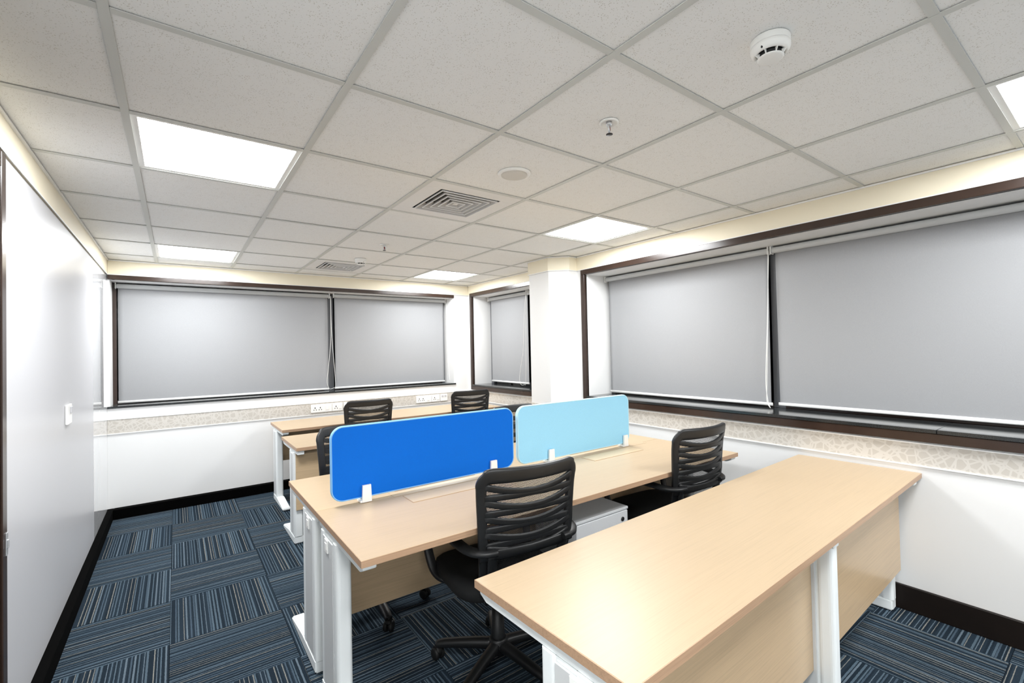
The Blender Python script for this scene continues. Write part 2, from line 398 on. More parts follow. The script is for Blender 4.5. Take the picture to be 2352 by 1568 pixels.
# chamfered pillar
PIL = [(3.40, 2.30), (3.174, 2.30), (3.03, 2.435), (3.03, 2.73), (3.40, 2.73)]
def inset(poly, d):
    cx = 3.40; cy = 2.6
    return [(x, y) if x > 3.39 else (x - d * (.9 if x < 3.1 else .45), y + (d * (-1 if y < cy else 1)) * (.45 if x < 3.1 else .9)) for x, y in poly]
pl = struct('wall_pillar', prism(bmesh.new(), PIL, 0, TOP), 'wall_white', 'white chamfered pillar between the two right-hand windows', 'pillar')
obj('frieze', prism(bmesh.new(), inset(PIL, .012), CZ, H + .003), 'cream', pl)
obj('skirting', prism(bmesh.new(), inset(PIL, .014), 0.0005, .13), 'baseboard_brown', pl)
obj('wallpaper_border', prism(bmesh.new(), inset(PIL, .003), .775, .888), 'wallpaper', pl)

# thin white beads: under the ceiling and under the frieze, and around the wallpaper borders
def trim(n, bm, m, label): return struct('trim_%d' % n, bm, m, label, 'trim')
def ring_bead(z0, z1, d):
    bm = bmesh.new()
    bx(bm, XL + .012, XL + .012 + d, YN + .02, YB - .02, z0, z1); bx(bm, XL + .012 + d, XRF - .012 - d, YB - .012 - d, YB - .012, z0, z1)
    bx(bm, XRF - .012 - d, XRF - .012, 2.90, YB - .02, z0, z1); bx(bm, XR - .012 - d, XR - .012, YN + .02, 2.28, z0, z1)
    p = inset(PIL, .012); q = inset(PIL, .012 + d)
    prism(bm, q, z0, z1)
    return bm
trim(1, ring_bead(H - .009, H - .0005, .009), 'bead_white', 'thin white angle trim where the walls meet the ceiling')
trim(2, ring_bead(CZ - .006, CZ - .0005, .003), 'bead_white', 'thin white bead along the lower edge of the cream frieze')
bm = bmesh.new(); bx(bm, XL + .005, XRF - .001, YB - .004, YB, .748, .872)
trim(3, bm, 'wallpaper', 'taupe criss-cross wallpaper border along the back wall')
bm = bmesh.new(); bx(bm, XL + .005, XRF - .001, YB - .008, YB, .872, .878); bx(bm, XL + .005, XRF - .001, YB - .008, YB, .742, .748)
trim(4, bm, 'bead_white', 'thin white beads edging the border on the back wall')
bm = bmesh.new(); bx(bm, XR - .004, XR, YN + .001, 2.29, .778, .890); bx(bm, XRF - .004, XRF, 2.89, YB - .01, .755, .876)
trim(5, bm, 'wallpaper', 'taupe criss-cross wallpaper border along the right wall')
bm = bmesh.new()
for (x, y0, y1, za, zb) in ((XR, YN + .001, 2.285, .890, .778), (XRF, 2.90, YB - .01, .876, .755)):
    bx(bm, x - .009, x, y0, y1, za, za + .006); bx(bm, x - .009, x, y0, y1, zb - .006, zb)
trim(6, bm, 'bead_white', 'thin white beads edging the border on the right wall')
def base(side, bm, m, label): return struct('baseboard_' + side, bm, m, label, 'baseboard')
base('left', box(XL, XL + .045, 1.492, YB - .002, .0005, .088, bev=.002), 'baseboard_black', 'black baseboard along the left wall')
base('back', box(XL + .046, XRF - .002, YB - .070, YB, .0005, .088, bev=.002), 'baseboard_black', 'black baseboard along the back wall')
base('right', box(XR - .018, XR, YN + .002, 2.285, .0005, .13, bev=.003), 'baseboard_brown', 'dark brown baseboard along the right wall')
base('right_far', box(XRF - .018, XRF, 2.90, YB - .075, .0005, .13, bev=.003), 'baseboard_brown', 'dark brown baseboard on the far right wall')
base('near', box(XL + .001, XR - .02, YN, YN + .016, .0005, .13, bev=.003), 'baseboard_brown', 'dark brown baseboard along the near wall')

# ------------------------------------------------------------------ windows
def window_group(n, label, frame_bm, sill, glass, mull):
    o = struct('window_%d' % n, frame_bm, 'brown_frame', label, 'window')
    for b_ in sill: obj('sill_slab', box(*b_, bev=.0015), 'granite', o)
    obj('pane', box(*glass), 'night_glass', o)
    for b_ in mull: obj('mullion', box(*b_, bev=.002), 'brown_frame' if b_[5] - b_[4] < .06 else 'mullion_grey', o)  # top rails coloured dark to stand in for shade above the blind roller
    return o
# back window: head rail only, slate sill
fb = box(-.347, 3.142, YB - .028, YB + .02, BZ1 - .001, CZ - .007, bev=.002)
bx(fb, BX0 + .001, BX0 + .03, BD - .03, BD, BZ0, BZ1 - .001)
w1 = window_group(1, 'wide back window under a dark brown head rail', fb,
    [(XL + .006, 1.41, YB - .012, BD + .02, BZ0, BZ0 + .018), (1.412, 3.160, YB - .012, BD + .02, BZ0, BZ0 + .018)],
    (BX0, BX1, BD + .03, BD + .036, BZ0, BZ1), [(1.55, 1.66, BD - .002, BD + .03, BZ0 + .012, BZ1), (BX1 - .04, BX1, BD, BD + .03, BZ0 + .012, BZ1), (BX0, BX1, BD + .002, BD + .03, BZ1 - .05, BZ1), (BX0, BX1, BD + .002, BD + .03, BZ0 + .012, BZ0 + .05)])
# long right window: full brown surround
def surround(bm, X, y0, y1, z0, z1, w, zin, yl=True, yr=True):
    d0, d1 = X - .026, X + .012
    bx(bm, d0, d1, y0, y1 + w, z1, z1 + w, bev=.002)                      # head
    bx(bm, d0, d1, y0, y1 + w, z0 - .05, z0 - .001, bev=.002)             # apron under the sill
    bx(bm, d0, d1, y1, y1 + w, z0, z1 - .0005, bev=.002)                  # far jamb
    bx(bm, d0, d1, y0 - w, y0, z0 - .05, z1 + w, bev=.002)                # near jamb
    return bm
fr = surround(bmesh.new(), XR, RY0, RY1, RZ0, RZ1, .046, 0)
RD = 3.60
w2 = window_group(2, 'long right window in a dark brown surround', fr,
    [(XR - .030, RD + .03, RY0, -.282, RZ0, RZ0 + .020), (XR - .030, RD + .03, -.280, RY1, RZ0, RZ0 + .020)],
    (RD + .03, RD + .036, RY0, RY1, RZ0, RZ1), [(RD, RD + .03, .58, .66, RZ0 + .02, RZ1), (RD, RD + .03, RY1 - .05, RY1, RZ0 + .02, RZ1), (RD + .002, RD + .03, RY0, RY1, RZ1 - .04, RZ1), (RD + .002, RD + .03, RY0, RY1, RZ0 + .02, RZ0 + .05)])
fs_ = surround(bmesh.new(), XRF, SY0, SY1, SZ0, SZ1, .046, 0)
SD = 3.66
w3 = window_group(3, 'narrow far right window beside the back corner', fs_,
    [(XRF - .030, SD + .03, SY0, SY1, SZ0, SZ0 + .020)],
    (SD + .03, SD + .036, SY0, SY1, SZ0, SZ1), [(SD, SD + .03, SY1 - .05, SY1, SZ0 + .02, SZ1), (SD + .002, SD + .03, SY0, SY1, SZ1 - .04, SZ1)])

# roller blinds
def blind(label, a0, a1, zt, zb, depth, axis, wave=.004, taper=0., chain=None, bow=0.):
    """axis 'x': hangs in plane x=depth, runs along y; axis 'y': plane y=depth, runs along x"""
    L = a1 - a0; mid = (a0 + a1) / 2
    loc = (depth, mid, zt) if axis == 'x' else (mid, depth, zt)
    rz = math.pi / 2 if axis == 'x' else math.pi      # local +Y points out of the room, local X runs along the wall
    rz = -math.pi / 2 if axis == 'x' else 0.
    t = thing('roller_blind', label, 'roller blind', loc, rz, 'grey roller blinds pulled down over the windows')
    # local: room side is -Y
    obj('roller', lathe(bmesh.new(), [(.020, -L / 2 - .004), (.0215, -L / 2), (.0215, L / 2), (.020, L / 2 + .004)], 20, axis='x'), 'roller_grey', t)
    bm = bmesh.new(); nx, nz = 48, 18; hgt = zt - zb; GG = []
    for off in (0., .0014):
        G = []
        for j in range(nz + 1):
            r_ = []
            for i in range(nx + 1):
                s = i / nx; q = j / nz
                x = -L / 2 + .006 + (L - .012) * s
                x += taper * q * (1 if s > .5 else -1) * abs(2 * s - 1) ** 6
                y = .0185 + off + wave * q ** 1.5 * (math.sin(s * 9 + 1.3) * .6 + math.sin(s * 23 + mid) * .4)
                r_.append(bm.verts.new((x, y, -.004 - (hgt - .008) * q)))
            G.append(r_)
        GG.append(G)
    F_, K_ = GG
    for j in range(nz):
        for i in range(nx):
            bm.faces.new((F_[j][i], F_[j + 1][i], F_[j + 1][i + 1], F_[j][i + 1])).smooth = True
            bm.faces.new((K_[j][i], K_[j][i + 1], K_[j + 1][i + 1], K_[j + 1][i])).smooth = True
    for j in range(nz):
        bm.faces.new((F_[j][0], K_[j][0], K_[j + 1][0], F_[j + 1][0])); bm.faces.new((F_[j][nx], F_[j + 1][nx], K_[j + 1][nx], K_[j][nx]))
    obj('shade_cloth', bm, 'blind_fabric', t)
    obj('hem_bar', sweep(bmesh.new(), [(-L / 2 + .002, .018, -hgt), (L / 2 - .002, .018, -hgt)], (0, 1, 0), .011, .006, 12, ex=.8), 'bead_white', t)
    for sgn in (-1, 1):
        obj('bracket', bx(bx(bmesh.new(), sgn * (L / 2 + .009) - .003, sgn * (L / 2 + .009) + .003, -.024, .024, -.026, .030, bev=.002), sgn * (L / 2 + .009) - .003, sgn * (L / 2 + .009) + .003, -.01, .04, .030, .033), 'plastic_white', t)
    if chain:
        side, pts = chain
        P = catmull([(side * (L / 2) + x, y, z) for x, y, z in pts], 6)
        obj('pull_chain', sweep(bmesh.new(), P, (0, 1, .05), .0024, .0024, 6, ex=1), 'cord_white', t)
    return t
BY = 4.715
hb = 1.075
blind('left grey roller blind on the back window, the wider of the two', -.300, 1.590, 2.092, 1.008, BY, 'y', chain=(1, [(.022, -.01, 0), (.02, -.02, -.3), (.012, -.03, -.55), (-.02, -.035, -.85), (-.035, -.035, -1.0), (-.01, -.035, -1.08), (.04, -.03, -1.075), (.06, -.03, -1.06), (.055, -.03, -.9), (.035, -.025, -.6), (.024, -.02, -.3), (.026, -.01, 0)]))
blind('right grey roller blind on the back window, next to the corner', 1.655, 3.112, 2.100, 1.012, BY, 'y', taper=-.006, chain=(1, [(.016, -.02, 0), (.02, -.03, -.3), (.03, -.06, -.7), (.055, -.10, -.98), (.048, -.11, -1.06), (.03, -.10, -1.08), (.022, -.06, -1.0), (.018, -.03, -.5), (.018, -.02, -.02)]))
RB = 3.545
blind('grey roller blind on the right window, beside the pillar', .650, 2.162, 2.086, 1.000, RB, 'x', taper=-.004, chain=(1, [(.012, -.02, .01), (.010, -.03, -.3), (-.004, -.03, -.65), (-.016, -.03, -.95), (-.014, -.04, -1.06), (.03, -.09, -1.098), (.012, -.06, -1.09), (-.008, -.04, -1.05), (-.022, -.03, -.9), (.00, -.03, -.5), (.018, -.02, 0)]))
blind('largest grey roller blind, nearest on the right window', -.960, .612, 2.086, 1.006, RB, 'x', taper=-.004)
SB = 3.60
blind('narrow grey roller blind on the far right window by the corner', 3.505, 4.330, 2.108, 1.004, SB, 'x', chain=(1, [(.02, -.03, 0), (.018, -.06, -.3), (.0, -.07, -.7), (-.05, -.09, -.98), (-.03, -.10, -1.10), (.03, -.09, -1.11), (.04, -.07, -1.05), (.035, -.05, -.5), (.025, -.03, 0)]))
blind('grey roller blind on the far right window, half hidden by the pillar', 2.97, 3.455, 2.108, 1.004, SB, 'x')

# ------------------------------------------------------------------ door at the far left edge
dr = struct('door_1', box(XL - .02, XL + .006, .58, 1.430, .008, 2.10, bev=.002), 'brown_frame', 'dark brown door at the left edge of the left wall', 'door')
df = bmesh.new()
bx(df, XL, XL + .012, 1.435, 1.488, .0005, CZ - .008, bev=.003); bx(df, XL, XL + .012, .520, .575, .0005, CZ - .008, bev=.003); bx(df, XL, XL + .012, .576, 1.434, 2.105, CZ - .008, bev=.003)
obj('door_frame', df, 'brown_frame', dr)
obj('latch_plate', bx(box(XL + .012, XL + .015, 1.462, 1.484, .74, .82, bev=.001), XL + .015, XL + .019, 1.468, 1.480, .765, .795, bev=.0015), 'steel', dr)

# light switch on the left wall
t = thing('light_switch', 'white light switch with grey rocker on the left wall', 'switch', (XL + .0045, 2.665, 1.115))
obj('plate', box(0, .012, -.065, .065, -.055, .055, bev=.003), 'plate_white', t)
obj('rocker', box(.012, .018, .0, .05, .005, .042, bev=.002), 'rocker_grey', t)

# ------------------------------------------------------------------ socket plates on the back wall
def socket(label, x0, x1, sockets, switches, z0=.768, z1=.858, group='power sockets above the back desk'):
    t = thing('socket_plate', label, 'socket', ((x0 + x1) / 2, YB - .004, z0), 0, group)
    w = (x1 - x0) / 2; h = z1 - z0
    obj('plate', box(-w, w, -.011, 0, 0, h, bev=.003), 'plate_white', t)
    for sx_ in sockets:
        for dx, dz, r_ in ((0, .58, .0045), (-.012, .34, .0035), (.012, .34, .0035)):
            obj('socket_hole', box(sx_ + dx - r_, sx_ + dx + r_, -.0116, -.0105, h * dz - r_ * 1.6, h * dz + r_ * 1.6), 'dark_slot', t)
    for sx_ in switches:
        obj('rocker', box(sx_ - .015, sx_ + .015, -.015, -.011, h * .25, h * .75, bev=.0015), 'plate_white', t)
    return t
socket('twin socket plate with switch, leftmost on the back wall', 1.338, 1.560, (-.07, -.015), (.06,))
socket('single socket plate beside the leftmost twin socket', 1.563, 1.680, (-.018,), (.03,))
socket('small data plate partly hidden by the left back chair', 1.687, 1.775, (), (-.015,))
socket('twin socket plate with switch, near the back right corner', 2.583, 2.795, (-.065, -.012), (.06,))
socket('single socket plate between the right twin socket and data plate', 2.798, 2.915, (-.018,), (.03,))
t = socket('small data plate at the right end of the sockets', 2.922, 3.025, (), ())
obj('data_port', box(-.034, -.004, -.0125, -.0105, .05, .075, bev=.001), 'rocker_grey', t); obj('data_port', box(.006, .036, -.0125, -.0105, .05, .075, bev=.001), 'rocker_grey', t)

# ------------------------------------------------------------------ ceiling fittings
def light(label, gx, gy):
    t = thing('ceiling_light', label, 'ceiling light', (.6 * gx + .3, .6 * gy + .3, H), 0, 'square light panels in the ceiling')
    bm = bmesh.new(); a, c = .2880, .268
    for s in ((-a, a, -a, -c), (-a, a, c, a), (-a, -c, -c, c), (c, a, -c, c)): bx(bm, s[0], s[1], s[2], s[3], .0035, .020)
    obj('frame', bm, 'plastic_white', t)
    bm = box(-c + .001, c - .001, -c + .001, c - .001, .005, .012)
    for f in bm.faces: f.material_index = 0 if f.normal.z < -.5 or sum(v.co.z for v in f.verts) < .0201 else 1
    obj('diffuser', bm, ['light_panel', 'plastic_white'], t)
    obj('housing', box(-.282, .282, -.282, .282, .0205, .05, bev=.003), 'plastic_white', t)
light('large bright light panel at the upper left of the ceiling', 0, 2)
light('small bright light panel at the far left above the back window', 0, 6)
light('bright light panel in front of the pillar on the right', 4, 2)
light('farthest bright light panel near the back right corner', 4, 6)
light('bright light panel cut by the right edge of the photo', 4, -2)
light('light panel over the viewpoint at the near left', 0, -2)
light('added unseen light panel behind the viewpoint by the window wall, first row', 4, -6)
light('added unseen light panel behind the viewpoint by the door wall, first row', 0, -6)
light('added unseen light panel behind the viewpoint by the window wall, last row', 4, -10)
light('added unseen light panel behind the viewpoint by the door wall, last row', 0, -10)

def vent(label, gx, gy):
    t = thing('air_diffuser', label, 'air vent', (.6 * gx + .3, .6 * gy + .3, H), 0, 'square air diffusers in the ceiling')
    a, c = .2875, .194; bm = bmesh.new()
    for s in ((-a, a, -a, -c), (-a, a, c, a), (-a, -c, -c, c), (c, a, -c, c)): bx(bm, s[0], s[1], s[2], s[3], .002, .006, bev=.0008)
    obj('frame', bm, 'diffuser_white', t)
    bm = bmesh.new(); bx(bm, -c - .01, c + .01, -c - .01, c + .01, .12, .124)
    for s in ((-c - .012, c + .012, -c - .012, -c - .008), (-c - .012, c + .012, c + .008, c + .012), (-c - .012, -c - .008, -c - .008, c + .008), (c + .008, c + .012, -c - .008, c + .008)): bx(bm, s[0], s[1], s[2], s[3], .0065, .12)
    obj('duct_box', bm, 'dark_slot', t)
    for k in range(5):
        lo = .180 - .035 * k; hi = lo - .026; z0, z1 = .002, .034
        def rings(defs):
            bm = bmesh.new(); R4 = [[bm.verts.new((x * r_, y * r_, z)) for x, y in ((-1, -1), (1, -1), (1, 1), (-1, 1))] for r_, z in defs]; fs = []
            for p, q in zip(R4, R4[1:] + R4[:1]):
                for i in range(4): fs.append(bm.faces.new((p[i], p[(i + 1) % 4], q[(i + 1) % 4], q[i])))
            bmesh.ops.recalc_face_normals(bm, faces=fs); return bm
        lv = obj('louvre', rings([(lo, z0), (hi, z1), (hi + .0015, z1 + .001), (lo + .0015, z0 + .001)]), 'vane_shade', t)
        obj('louvre_lip', rings([(lo - .001, -.004), (lo + .0035, -.004), (lo + .0035, z0), (lo - .001, z0)]), 'diffuser_white', lv)
    obj('centre_plate', box(-.014, .014, -.014, .014, .004, .008), 'diffuser_white', t)
    bm = bmesh.new(); bx(bm, -.188, .188, -.004, .004, .031, .05); bx(bm, -.004, .004, -.188, .188, .031, .05)
    obj('brace', bm, 'dark_steel', t)
vent('near square air diffuser in the middle of the ceiling', 2, 2)
vent('far square air diffuser beside the back window wall', 2, 6)

def detector(label, x, y, rz):
    t = thing('smoke_detector', label, 'smoke detector', (x, y, H + .004), rz, 'smoke detectors on the ceiling')
    obj('base', lathe(bmesh.new(), [(.050, 0), (.052, -.003), (.0515, -.018), (.0505, -.0195)], 40), 'plastic_white', t)
    obj('shell', lathe(bmesh.new(), [(.0505, -.0197), (.0520, -.0215), (.0520, -.029), (.0485, -.037), (.0440, -.043), (.040, -.0432), (.034, -.040), (.034, -.030), (.001, -.030)], 40), 'plastic_white', t)
    obj('chamber', lathe(bmesh.new(), [(.0300, -.0305), (.0300, -.0505)], 32), 'dark_slot', t)
    obj('cap', lathe(bmesh.new(), [(.0315, -.0507), (.0345, -.0522), (.0335, -.0545), (.028, -.0565), (.001, -.0575)], 36), 'plastic_white', t)
    for k in range(8):
        a = k * math.pi / 4 + .2
        bm = bmesh.new(); prism(bm, [(.0300, -.040), (.0430, -.0425), (.0335, -.0535), (.0300, -.0535)], -.0011, .0011, axis='y')
        bmesh.ops.rotate(bm, verts=bm.verts, cent=(0, 0, 0), matrix=Matrix.Rotation(a, 3, 'Z')); obj('rib', bm, 'plastic_white', t)
    obj('indicator', lathe(bmesh.new(), [(.003, 0), (.003, -.004), (.002, -.0055)], 10, c=(-.030, -.036, -.034)), 'dark_slot', t)
detector('large near smoke detector with black slots at upper right', 1.527, -.297, -.9)
detector('small distant smoke detector beyond the far diffuser', 1.548, 3.40, .9)

def sprinkler(label, x, y):
    t = thing('sprinkler', label, 'sprinkler', (x, y, H + .004), .6, 'fire sprinklers hanging from the ceiling')
    obj('escutcheon', lathe(bmesh.new(), [(.037, 0), (.038, -.004), (.035, -.008), (.031, -.007), (.026, -.0008), (.001, -.0005)], 32), 'plastic_white', t)
    obj('body', lathe(bmesh.new(), [(.012, -.001), (.012, -.012), (.009, -.014), (.009, -.017)], 16), 'steel', t)
    fr_ = bmesh.new()
    for s in (-1, 1): sweep(fr_, catmull([(s * .009, 0, -.012), (s * .013, 0, -.02), (s * .013, 0, -.032), (s * .005, 0, -.043), (0, 0, -.046)], 4), (0, 1, 0), .0030, .0032, 8)
    obj('frame', fr_, 'steel', t)
    obj('bulb', lathe(bmesh.new(), [(.003, -.017), (.0045, -.022), (.0045, -.032), (.002, -.040)], 12), 'bulb_red', t)
    obj('deflector', lathe(bmesh.new(), [(.003, -.044), (.013, -.0475), (.013, -.0490), (.003, -.0495)], 18), 'dark_steel', t)
sprinkler('near fire sprinkler with red bulb between the tiles at centre right', 1.507, .294)
sprinkler('small distant fire sprinkler near the far diffuser', 1.525, 2.731)

t = thing('ceiling_speaker', 'round white ceiling speaker beside the near air diffuser', 'speaker', (1.508, .917, H + .004))
obj('bezel', lathe(bmesh.new(), [(.082, 0), (.083, -.003), (.078, -.011), (.070, -.012), (.066, -.009)], 48), 'plastic_white', t)
obj('grille', lathe(bmesh.new(), [(.0655, -.008), (.064, -.0115), (.04, -.0125), (.001, -.013)], 48), 'grille_white', t)

# ------------------------------------------------------------------ desks
TOPZ, TH = .74, .025
def leg(parent, x, yr, sgn, D, s0=.05, cover=True, clip=True):
    """x: centre of frame; yr: local y of the desk's rear edge; sgn: direction from rear edge to user edge"""
    Y = lambda s: yr + sgn * s
    hw = .030
    o = obj('leg', leg_column(x, Y, s0, hw), 'powder_white', parent)
    bm = bmesh.new()
    # foot: tapered toe under the user side
    pr = [(Y(s0 + .004), .004), (Y(D - .05), .004), (Y(D - .025), .012), (Y(D - .03), .028), (Y(.32), .058), (Y(s0 + .004), .060)]
    prism(bm, pr, x - .032, x + .032, axis='x')
    bmesh.ops.bevel(bm, geom=bm.edges[:], offset=.006, segments=2, affect='EDGES')
    obj('foot', bm, 'powder_white', o)
    bm = bmesh.new()
    pr = [(Y(.015), .684), (Y(D - .045), .684), (Y(D - .012), .700), (Y(D - .012), TOPZ - TH - .0005), (Y(.015), TOPZ - TH - .0005)]
    prism(bm, pr, x - .024, x + .024, axis='x')
    bmesh.ops.bevel(bm, geom=bm.edges[:], offset=.003, segments=1, affect='EDGES')
    obj('support_arm', bm, 'powder_white', o)
    if cover:
        for s in (-1, 1):
            xa = x + s * (hw + .0005); y0, y1 = sorted((Y(s0 + (.045 if s0 > .03 else .06)), Y(.235)))
            obj('cover_panel', box(min(xa, xa - s * .006), max(xa, xa - s * .006), y0, y1, .065, .672, bev=.001), 'leg_cover_grey', o)
            if clip:
                yc = Y(.16); obj('cover_clip', bx(box(min(xa, xa + s * .005), max(xa, xa + s * .005), yc - .022, yc + .022, .618, .672, bev=.002), min(xa, xa + s * .007), max(xa, xa + s * .007), yc - .012, yc + .012, .632, .658, bev=.001), 'plastic_white', o)
    return o
def leg_column(x, Y, s0, hw):
    bm = bmesh.new()
    a, b_ = sorted((Y(s0), Y(.29)))
    # two rounded uprights joined by a thinner web: the cover panels sit in between
    for (p, q) in ((a, a + .055), (b_ - .055, b_)):
        prism(bm, rrect(x - hw, x + hw, p, q, .016, 4), .058, .684)
    bx(bm, x - hw + .007, x + hw - .007, a + .05, b_ - .05, .058, .684)
    return bm
def top(parent, x0, x1, y0, y1, name='desktop'):
    o = obj(name, box(x0, x1, y0, y1, TOPZ - TH + .001, TOPZ, bev=.0012), 'oak_top', parent)
    bm = bmesh.new(); e = .0012; z0, z1 = TOPZ - TH + .0005, TOPZ - .0012
    bx(bm, x0 - e, x0, y0 - e, y1 + e, z0, z1); bx(bm, x1, x1 + e, y0 - e, y1 + e, z0, z1); bx(bm, x0, x1, y0 - e, y0, z0, z1); bx(bm, x0, x1, y1, y1 + e, z0, z1)
    obj('edge_band', bm, 'oak_edge', o)
    return o
def modesty(parent, x0, x1, y, z0, z1=.69):
    obj('modesty_panel', box(x0, x1, y - .009, y + .009, z0, z1, bev=.001), 'oak_panel', parent)

# four-seat cluster in the middle
X0, X1, Y0, Y1, YM = .630, 3.030, .632, 1.838, 1.235
cl = thing('desk_cluster', 'oak four-seat desk cluster carrying the blue and light blue screens', 'desk', (1.83, YM, 0))
W2 = 1.2; D = .60
top(cl, -W2, W2, Y0 - YM, -.0015); top(cl, -W2, W2, .0015, Y1 - YM)
for x in (-W2 + .032, W2 - .032):
    leg(cl, x, -.003, -1, D); leg(cl, x, .003, 1, D)
lc = obj('centre_leg', prism(bmesh.new(), rrect(-.027, .027, -.06, .06, .016, 4), .03, TOPZ - TH), 'powder_white', cl)
obj('foot', box(-.032, .032, -.09, .09, .0005, .03, bev=.006, seg=2), 'powder_white', lc)
for s in (-1, 1):
    modesty(cl, -W2 + .08, -.03, s * .065, .285); modesty(cl, .03, W2 - .08, s * .065, .285)
def flap(parent, x0, x1, y0, y1):
    o = obj('cable_flap', box(x0, x1, y0, y1, TOPZ, TOPZ + .0022, bev=.0008), 'oak_flap', parent)
    bm = bmesh.new(); e = .0028
    for s in ((x0 - e, x1 + e, y0 - e, y0 - .0006), (x0 - e, x1 + e, y1 + .0006, y1 + e), (x0 - e, x0 - .0006, y0, y1), (x1 + .0006, x1 + e, y0, y1)): bx(bm, s[0], s[1], s[2], s[3], TOPZ, TOPZ + .0012)
    obj('flap_rim', bm, 'oak_edge', o)
for s in (-1, 1):
    for x in (1.01 - 1.83, 2.19 - 1.83):
        y0, y1 = sorted((s * .05, s * .165)); flap(cl, x, x + .455, y0, y1)
obj('cable_channel', box(-.86, 1.02, -.036, .036, TOPZ, TOPZ + .0010), 'oak_top', cl)

def single_desk(label, loc, rz, D, W=2.4, rear=-1, mz=.22, cover=True, clip=True, mids=(0,), name='office_desk'):
    t = thing(name, label, 'desk', loc, rz)
    W2 = W / 2; yr = rear * D / 2
    top(t, -W2, W2, -D / 2, D / 2)
    xs = [-W2 + .032] + [m_ for m_ in mids] + [W2 - .05]
    for x in xs: leg(t, x, yr, -rear, D, s0=.02 if x not in (xs[0], xs[-1]) else .115, cover=cover, clip=clip)
    for a, c in zip(xs, xs[1:]): modesty(t, a + (.03 if a > xs[0] else -.02), c + (.02 if c == xs[-1] else -.03), yr - rear * .10, mz)
    return t
single_desk('nearest long oak desk with white legs and panels facing the camera', (2.068, .042, 0), math.radians(1.75), .58, W=2.395, mz=.215)
single_desk('long oak desk in the middle row behind the desk cluster', (2.045, 3.040, 0), 0, .59, mz=.26, clip=False)
single_desk('long oak desk against the back wall under the sockets', (2.110, 3.995, 0), 0, .63, rear=1, mz=.36, clip=False)

# screens on the cluster
def screen(label, x0, x1, fab, edge, clips):
    zb = .762; h = .330; w = (x1 - x0) / 2
    t = thing('desk_screen', label, 'desk screen', ((x0 + x1) / 2, YM, TOPZ + .0016), 0, 'fabric screens on the desk cluster')
    poly = rrect(-w, w, zb - TOPZ, zb - TOPZ + h, .052, 10)
    obj('panel', prism(bmesh.new(), poly, -.0095, .0095, axis='y'), fab, t)
    bm = bmesh.new(); P = [(x, 0, z) for x, z in poly]
    sweep(bm, P, (0, 1, 0), .0042, .0118, 8, ex=.8, closed=True)
    obj('edge_piping', bm, edge, t)
    for cx_ in clips:
        c = cx_ - (x0 + x1) / 2
        bm = bmesh.new()
        prism(bm, [(c - .022, .001), (c + .022, .001), (c + .019, .078), (c - .019, .078)], -.026, -.0145, axis='y')
        prism(bm, [(c - .022, .001), (c + .022, .001), (c + .019, .078), (c - .019, .078)], .0145, .026, axis='y')
        bx(bm, c - .022, c + .022, -.0145, .0145, .001, .014)
        bx(bm, c - .030, c - .022, -.024, .026, .001, .010)
        obj('clip', bm, 'plastic_white', t)
screen('dark blue fabric screen on the left of the desk cluster', .694, 1.692, 'blue_fabric', 'blue_edge', (.845, 1.549))
screen('light blue fabric screen on the right of the desk cluster', 1.728, 2.694, 'lightblue_fabric', 'lightblue_edge', (1.970, 2.646))

# mobile pedestal under the cluster
t = thing('drawer_pedestal', 'white mobile drawer pedestal with lock under the desk cluster', 'drawers', (1.935, .955, 0))
obj('body', box(-.190, .190, -.160, .150, .055, .543, bev=.003), 'pedestal_white', t)
obj('top_panel', box(-.197, .197, -.182, .156, .545, .560, bev=.003), 'pedestal_white', t)
for z0, z1 in ((.395, .540), (.235, .390), (.060, .230)):
    d_ = obj('drawer', box(-.193, .193, -.180, -.161, z0, z1, bev=.002), 'pedestal_white', t)
    if z0 > .39: obj('lock', lathe(bmesh.new(), [(.0115, -.1805), (.0115, -.184), (.009, -.1855)], 18, c=(.150, 0, .500), axis='y'), 'dark_steel', d_)
for x in (-.15, .15):
    for y in (-.12, .13): obj('caster', lathe(bmesh.new(), [(.014, -.010), (.0265, -.010), (.0265, .010), (.014, .010)], 18, c=(x, y, .0268), axis='x'), 'black_rubber', t)

# ------------------------------------------------------------------ mesh-back task chairs
def interp(tab, z):
    for (a, va), (b_, vb) in zip(tab, tab[1:]):
        if z <= b_: t_ = (z - a) / (b_ - a); t_ = t_ * t_ * (3 - 2 * t_) * .35 + t_ * .65; return va + (vb - va) * t_
    return tab[-1][1]
PROF = [(.44, -.225), (.55, -.272), (.64, -.297), (.73, -.310), (.85, -.332), (.985, -.366)]
HWID = [(.44, .165), (.55, .195), (.66, .208), (.75, .212), (.88, .219), (.985, .230)]
CURV = [(.44, .026), (.70, .026), (.85, .046), (.985, .060)]
def S(u, z, off=0.):
    return Vector((u * interp(HWID, z), interp(PROF, z) + interp(CURV, z) * u * u + off, z))
def Sn(u, z):
    e = .004; a = S(u + e, z) - S(u - e, z); c = S(u, min(z + e, .98)) - S(u, z - e); n_ = a.cross(c).normalized()
    return n_ if n_.y < 0 else -n_          # points backwards
